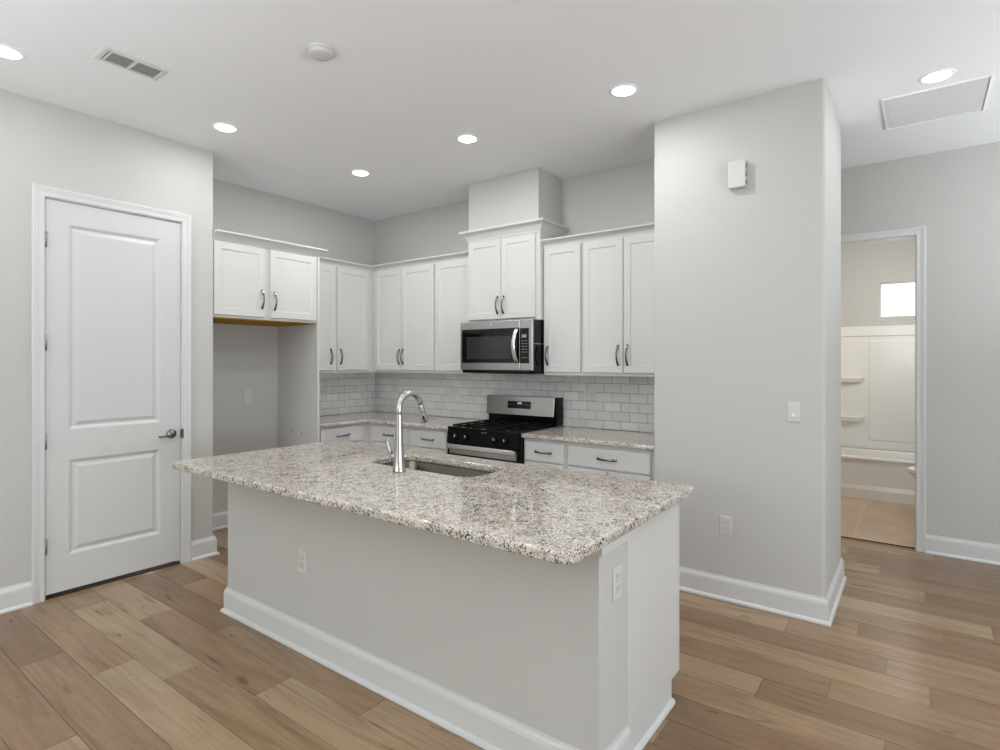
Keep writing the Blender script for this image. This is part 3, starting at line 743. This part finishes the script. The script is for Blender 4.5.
bm = BM(); lathe(bm, [(0, .0015), (.010, .0012), (.011, 0)], (-2.905, 3.7515, 1.765), '-Y', 20); mesh('brand_badge', bm, 'steel_light', dd)
bm = BM(); bx(bm, mx1-.004, mx1-.0005, 3.80, 3.806, 1.592, 1.598); bx(bm, mx1-.0035, mx1-.0012, 3.775, YB-.012, 1.60, 1.603); mesh('side_clip', bm, 'steel_light', t)

# ------------------------------------------------------------------ ceiling fixtures
GL = 'recessed downlights in the ceiling'
lt = thing('recessed_light', 'lit recessed downlight cut by the left edge of the photo', 'ceiling light', (-3.755, .800, H), GL)
bm = BM(); lathe(bm, [(.062, -.002), (.064, -.006), (.080, -.005), (.084, -.0005)], (-3.755, .800, H), 'Z', 36); mesh('trim_ring', bm, 'ceiling', lt)
bm = BM(); lathe(bm, [(0, -.0145), (.030, -.0140), (.050, -.0110), (.060, -.0060), (.0625, -.0028)], (-3.755, .800, H), 'Z', 36); mesh('lens', bm, 'lens', lt)
LL = [(-3.775, 1.945, 'lit recessed downlight nearest the top of the white panel door'),
      (-3.770, 3.085, 'lit recessed downlight nearest the inside corner of the kitchen'),
      (-2.582, 3.064, 'lit recessed downlight in front of the microwave duct cover'),
      (-1.389, 3.060, 'lit recessed downlight just left of the wide grey wall end'),
      (.078, 3.939, 'lit recessed downlight beside the square ceiling grille'),
      (-1.389, .815, 'assumed unseen downlight above the seating side of the island, added for light'),
      (-1.389, 1.945, 'assumed unseen downlight above the right end of the island, added for light'),
      (1.2, .8, 'assumed unseen downlight on the right, added for light'),
      (-1.389, -1.6, 'assumed unseen downlight behind the camera on the left, added for light')]  # the last four are assumed, unseen lamps added for their light
for (x, y, lab) in LL: dup(lt, (x, y, H), lab, GL)
for watts, (x, y) in zip(DOWN, [(-3.755, .800)]+[(q[0], q[1]) for q in LL]):
    area('downlight', (x, y, H-.018), (.12, .12), watts, DOWNCOL, (0, 0, 0), 'DISK')
area('bathroom_side_light', (.60, 6.5, 2.1), (.7, .15), 19, (1, .97, .94), (PI/2, 0, PI/2))  # unseen side light for the bathroom, no fixture modelled
area('bathroom_ceiling_fill', (-.35, 6.25, H-.012), (.25, .25), 9, (1, .97, .94), (0, 0, 0), 'DISK')  # added overhead fill that brightens the bathroom, no fixture modelled
area('hall_downlight', (-2.2, 4.88, H-.012), (.13, .13), 7, DOWNCOL, (0, 0, 0), 'DISK')

def vent(x0, x1, y0, y1, nl, name, label, split, depth=.03):
    t = thing(name, label, 'ceiling vent', ((x0+x1)/2, (y0+y1)/2, H))
    return t
# supply register: slats run along Y, two banks
vx0, vx1, vy0, vy1 = -3.456, -3.286, 1.085, 1.388
t = thing('ceiling_vent', 'white supply vent with two dark louvred banks, near the panel door', 'ceiling vent', ((vx0+vx1)/2, (vy0+vy1)/2, H))
bm = BM(); zt = H-.0006
FRP = [(0, 0), (.026, 0), (.026, -.003), (.020, -.006), (.004, -.008), (0, -.006)]
sweep(bm, [(vx0+.026, vy0+.026), (vx0+.026, vy1-.026), (vx1-.026, vy1-.026), (vx1-.026, vy0+.026)], [(-a, zt+b_) for a, b_ in FRP], fz, closed=True)
ym = 1.238; bx(bm, vx0+.02, vx1-.02, ym-.007, ym+.007, H-.008, zt); bx(bm, vx0+.02, vx1-.02, vy0+.032, vy0+.042, H-.008, zt); mesh('frame', bm, 'trim', t)
bm = BM(); bx(bm, vx0+.022, vx1-.022, vy0+.022, vy1-.022, H-.0018, zt); mesh('backing', bm, 'duct_shade', t)  # flat dark sheet; the duct's shade is put into its colour
for (ya, yb) in ((vy0+.0425, ym-.0072), (ym+.0072, vy1-.0265)):
    for k in range(6):
        xc = vx0+.036+k*(vx1-vx0-.072)/5
        bm = BM(); vv = [bm.verts.new(p) for p in ((xc-.003, ya, H-.0072), (xc-.003, yb, H-.0072), (xc+.003, yb, H-.0030), (xc+.003, ya, H-.0030))]
        bm.faces.new(vv); bmesh.ops.solidify(bm, geom=bm.faces[:], thickness=.001); mesh('slat', bm, 'louver', t)
# square return grille by the hall
rx_0, rx_1, ry0, ry1 = -.185, .325, 4.09, 4.63
t = thing('return_grille', 'flat square white grille in the ceiling, right of the wide wall end', 'ceiling vent', ((rx_0+rx_1)/2, (ry0+ry1)/2, H))
bm = BM(); FR2 = [(.022, 0), (.03, 0), (.030, -.009), (.029, -.010), (.023, -.010), (.022, -.009)]
sweep(bm, [(rx_0+.03, ry0+.03), (rx_0+.03, ry1-.03), (rx_1-.03, ry1-.03), (rx_1-.03, ry0+.03)], [(-a, zt+b_) for a, b_ in FR2], fz, closed=True); mesh('frame', bm, 'ceiling', t)
bm = BM(); bx(bm, rx_0+.010, rx_1-.010, ry0+.010, ry1-.010, H-.0045, zt)
for k in range(30):
    yc = ry0+.040+k*(ry1-ry0-.080)/29; bx(bm, rx_0+.029, rx_1-.029, yc-.004, yc+.004, H-.0065, H-.0044)
M['grille'] = mat('pale_grey_grille_paint', (.74, .745, .74), .6)
mesh('louvers', bm, 'grille', t)
# smoke detector
t = thing('smoke_detector', 'round white smoke detector on the ceiling above the island', 'smoke detector', (-2.449, 1.75, H))
bm = BM(); lathe(bm, [(.070, -.0005), (.070, -.010), (.062, -.012)], (-2.449, 1.75, H), 'Z', 36); mesh('base', bm, 'plate', t)
bm = BM(); lathe(bm, [(.062, -.0118), (.060, -.024), (.050, -.032), (.02, -.034), (0, -.034)], (-2.449, 1.75, H), 'Z', 36); mesh('cover', bm, 'plate', t)
# wall chime with slotted side
t = thing('door_chime', 'small white chime box high on the wide grey wall end', 'door chime', (-.884, YC, 2.50))
cx0, cx1 = -.931, -.832
bm = BM(); bx(bm, cx0, cx1, YC-.045, YC-.0005, 2.500, 2.662, .006, 3); bd = mesh('cover', bm, 'plate', t)
bm = BM()
bm.free()
for zc in (2.630, 2.580, 2.530): bm = BM(); bx(bm, cx1-.001, cx1+.0008, YC-.034, YC-.012, zc-.016, zc+.012, .0004); mesh('side_slot', bm, 'slot', bd)

# ------------------------------------------------------------------ switches and outlets
def outlet(f, u, v, label, horiz=False, group=None, w_=.072, h_=.115):
    loc = f(u, v, 0); t = thing('wall_outlet', label, 'outlet', loc, group)
    if horiz: w_, h_ = h_, w_
    bm = BM(); rect_rings(bm, f, u-w_/2, u+w_/2, v-h_/2, v+h_/2, [(0, .0035), (.003, .0060), (.006, .0065)], back=.0005); mesh('cover_plate', bm, 'plate', t)
    for s in (-1, 1):
        cu, cv = (u+s*.0195, v) if horiz else (u, v+s*.0195)
        bm = BM(); fbox(bm, f, cu-(.0165 if not horiz else .014), cu+(.0165 if not horiz else .014), cv-(.014 if not horiz else .0165), cv+(.014 if not horiz else .0165), .0062, .0085, .004); so = mesh('socket', bm, 'plate', t)
        bm = BM()
        for q in (-1, 1):
            if horiz: fbox(bm, f, cu-.0045, cu+.0045, cv+q*.0063-.0012, cv+q*.0063+.0012, .0080, .0088)
            else: fbox(bm, f, cu+q*.0063-.0012, cu+q*.0063+.0012, cv-.001, cv+.008, .0080, .0088)
        if horiz: fbox(bm, f, cu-.0105, cu-.0065, cv-.002, cv+.002, .0080, .0088)
        else: fbox(bm, f, cu-.002, cu+.002, cv-.0095, cv-.0055, .0080, .0088)
        mesh('slots', bm, 'slot', so)
    return t
GO = 'duplex outlets'
outlet(FX(XA), 2.735, 1.140, 'upright white outlet inside the empty fridge recess', group=GO)
outlet(lambda u, v, d: (XA+.0075+d, u, v), 3.545, 1.157, 'sideways white outlet in the left-wall tile beside the end panel', True, GO)
outlet(lambda u, v, d: (u, YB-.0075-d, v), -4.588, 1.157, 'sideways white outlet in the tile near the inside corner, left of the faucet', True, GO)
outlet(lambda u, v, d: (u, YB-.0075-d, v), -3.724, 1.157, 'sideways white outlet in the tile between faucet and range', True, GO)
outlet(lambda u, v, d: (u, YB-.0075-d, v), -2.222, 1.166, 'sideways white outlet in the tile right of the range', True, GO)
outlet(FY(IY0), -2.512, .446, 'upright white outlet on the grey front of the island', group=GO)
outlet(FX(IX1), 1.825, .683, 'upright white outlet on the right end of the island', group=GO)
outlet(FY(YC), -.955, .452, 'upright white outlet low on the wide grey wall end', group=GO)
t = thing('light_switch', 'white toggle light switch on the wide grey wall end', 'light switch', (-.580, YC, 1.11))
f = FY(YC); bm = BM(); rect_rings(bm, f, -.616, -.545, 1.110, 1.225, [(0, .0035), (.003, .0060), (.006, .0065)], back=.0005); mesh('cover_plate', bm, 'plate', t)
bm = BM(); fbox(bm, f, -.594, -.567, 1.134, 1.201, .006, .0085, .002); mesh('rocker', bm, 'plate', t)
bm = BM(); fbox(bm, f, -.591, -.570, 1.140, 1.160, .008, .0135, .002); mesh('toggle', bm, 'porcelain', t)

# ------------------------------------------------------------------ bathroom
t = thing('bathtub', 'white bathtub seen through the bathroom doorway', 'bathtub', (-.4, 7.4, 0))
tx0, tx1, ty0, ty1, tz = -.93, .60, 7.045, BATHY-.021, .445
bm = BM()
def ring(lp, z): return [bm.verts.new((x, y, z)) for x, y in lp]
rs = [ring(rrect(tx0, tx1, ty0, ty1, .004), .002), ring(rrect(tx0, tx1, ty0, ty1, .004), .105), ring(rrect(tx0, tx1, ty0+.010, ty1, .004), .150), ring(rrect(tx0, tx1, ty0+.012, ty1, .004), tz-.035),
      ring(rrect(tx0, tx1, ty0-.004, ty1, .01), tz-.022), ring(rrect(tx0, tx1, ty0-.002, ty1, .01), tz-.004), ring(rrect(tx0+.006, tx1-.006, ty0+.006, ty1-.006, .01), tz),
      ring(rrect(tx0+.075, tx1-.075, ty0+.085, ty1-.05, .12), tz), ring(rrect(tx0+.085, tx1-.085, ty0+.095, ty1-.06, .12), tz-.012), ring(rrect(tx0+.13, tx1-.16, ty0+.13, ty1-.095, .12), .13), ring(rrect(tx0+.2, tx1-.22, ty0+.17, ty1-.13, .1), .10)]
for a, b_ in zip(rs, rs[1:]):
    for k in range(len(a)): bm.faces.new((a[k], a[(k+1) % len(a)], b_[(k+1) % len(a)], b_[k]))
bm.faces.new(rs[-1]); mesh('tub', bm, 'tub', t)
t = thing('shower_surround', 'white moulded wall surround with corner shelves above the bathtub', 'shower surround', (-.4, 7.75, .45))
bm = BM(); f = FY(BATHY-.001)
sz0, sz1 = .447, 1.865
fbox(bm, f, tx0, tx1, sz0, sz1, 0, .012, .002)
fbox(bm, f, tx0, tx1, 1.752, sz1, .011, .028, .005)
rect_rings(bm, f, -.475, .40, .545, 1.70, [(0, .012), (.010, .020), (.014, .021)], back=.010)
fbox(bm, f, tx0, -.485, .47, 1.74, .011, .0175, .003)
mesh('back_panel', bm, 'tub', t)
bm = BM(); bx(bm, tx0-.022, tx0-.001, ty0, BATHY-.001, sz0, sz1, .002); mesh('side_panel', bm, 'tub', t)
for zc in (.790, 1.245):
    bm = BM(); lp = [(tx0+.001, BATHY-.018)]
    lp2 = [(-.512, BATHY-.018), (-.520, BATHY-.055), (-.560, BATHY-.085), (-.64, BATHY-.100), (-.75, BATHY-.11), (tx0+.001, BATHY-.13)]
    poly = lp+lp2; a = [bm.verts.new((x, y, zc+.018)) for x, y in poly]
    b_ = [bm.verts.new((tx0+(x-tx0)*.93, BATHY-.018-(BATHY-.018-y)*.80, zc-.028)) for x, y in poly]
    bm.faces.new(a); bm.faces.new(b_)
    for k in range(len(poly)): bm.faces.new((a[k], a[(k+1) % len(poly)], b_[(k+1) % len(poly)], b_[k]))
    mesh('shelf', bm, 'tub', t)
bm = BM(); bx(bm, BATHX0, tx0-.023, ty0-.03, BATHY-.001, 0.001, H-.001); struct('wall_bathroom_tub_end', bm, 'wall')
# toilet, only the front of its bowl shows past the door casing
t = thing('toilet', 'white toilet, only its rounded bowl front showing past the door casing', 'toilet', (.30, 6.55, 0))
ty = 6.55
def oval(cx, rx_, ry_, z, fr=1.0):
    out = []
    for k in range(56):
        a = 2*PI*k/56; c_, s_ = math.cos(a), math.sin(a); rr = rx_*(1.0 if c_ > 0 else fr); out.append((cx+rr*c_, ty+ry_*s_, z))
    return out
def loft(rs, m, name, par, capa=True, capb=True):
    bm = BM(); R2 = [[bm.verts.new(p) for p in r_] for r_ in rs]
    for a, b_ in zip(R2, R2[1:]):
        for k in range(len(a)): f_ = bm.faces.new((a[k], a[(k+1) % len(a)], b_[(k+1) % len(a)], b_[k])); f_.smooth = True
    if capa: bm.faces.new(R2[0])
    if capb: bm.faces.new(R2[-1])
    return mesh(name, bm, m, par)
TX = .155
loft([oval(TX+.10, .20, .11, .002), oval(TX+.10, .19, .105, .03), oval(TX+.09, .17, .095, .14), oval(TX+.06, .18, .12, .24), oval(TX+.03, .205, .155, .33), oval(TX+.0, .225, .180, .39), oval(TX-.005, .233, .185, .415), oval(TX-.005, .19, .14, .415), oval(TX, .12, .09, .26)], 'porcelain', 'bowl', t)
loft([oval(TX-.01, .238, .190, .4165), oval(TX-.01, .245, .193, .422), oval(TX-.01, .243, .190, .434), oval(TX-.01, .238, .185, .4365)], 'porcelain', 'seat', t)
loft([oval(TX-.01, .240, .190, .4385), oval(TX-.01, .243, .192, .448), oval(TX-.01, .228, .178, .458)], 'porcelain', 'lid', t)
bm = BM(); bx(bm, TX+.225, TX+.42, ty-.20, ty+.20, .40, .76, .02, 3); bx(bm, TX+.215, TX+.43, ty-.21, ty+.21, .7605, .795, .01, 3); bx(bm, TX+.15, TX+.42, ty-.10, ty+.10, .002, .40, .02, 3); mesh('tank', bm, 'porcelain', t)
bpy.context.view_layer.update()
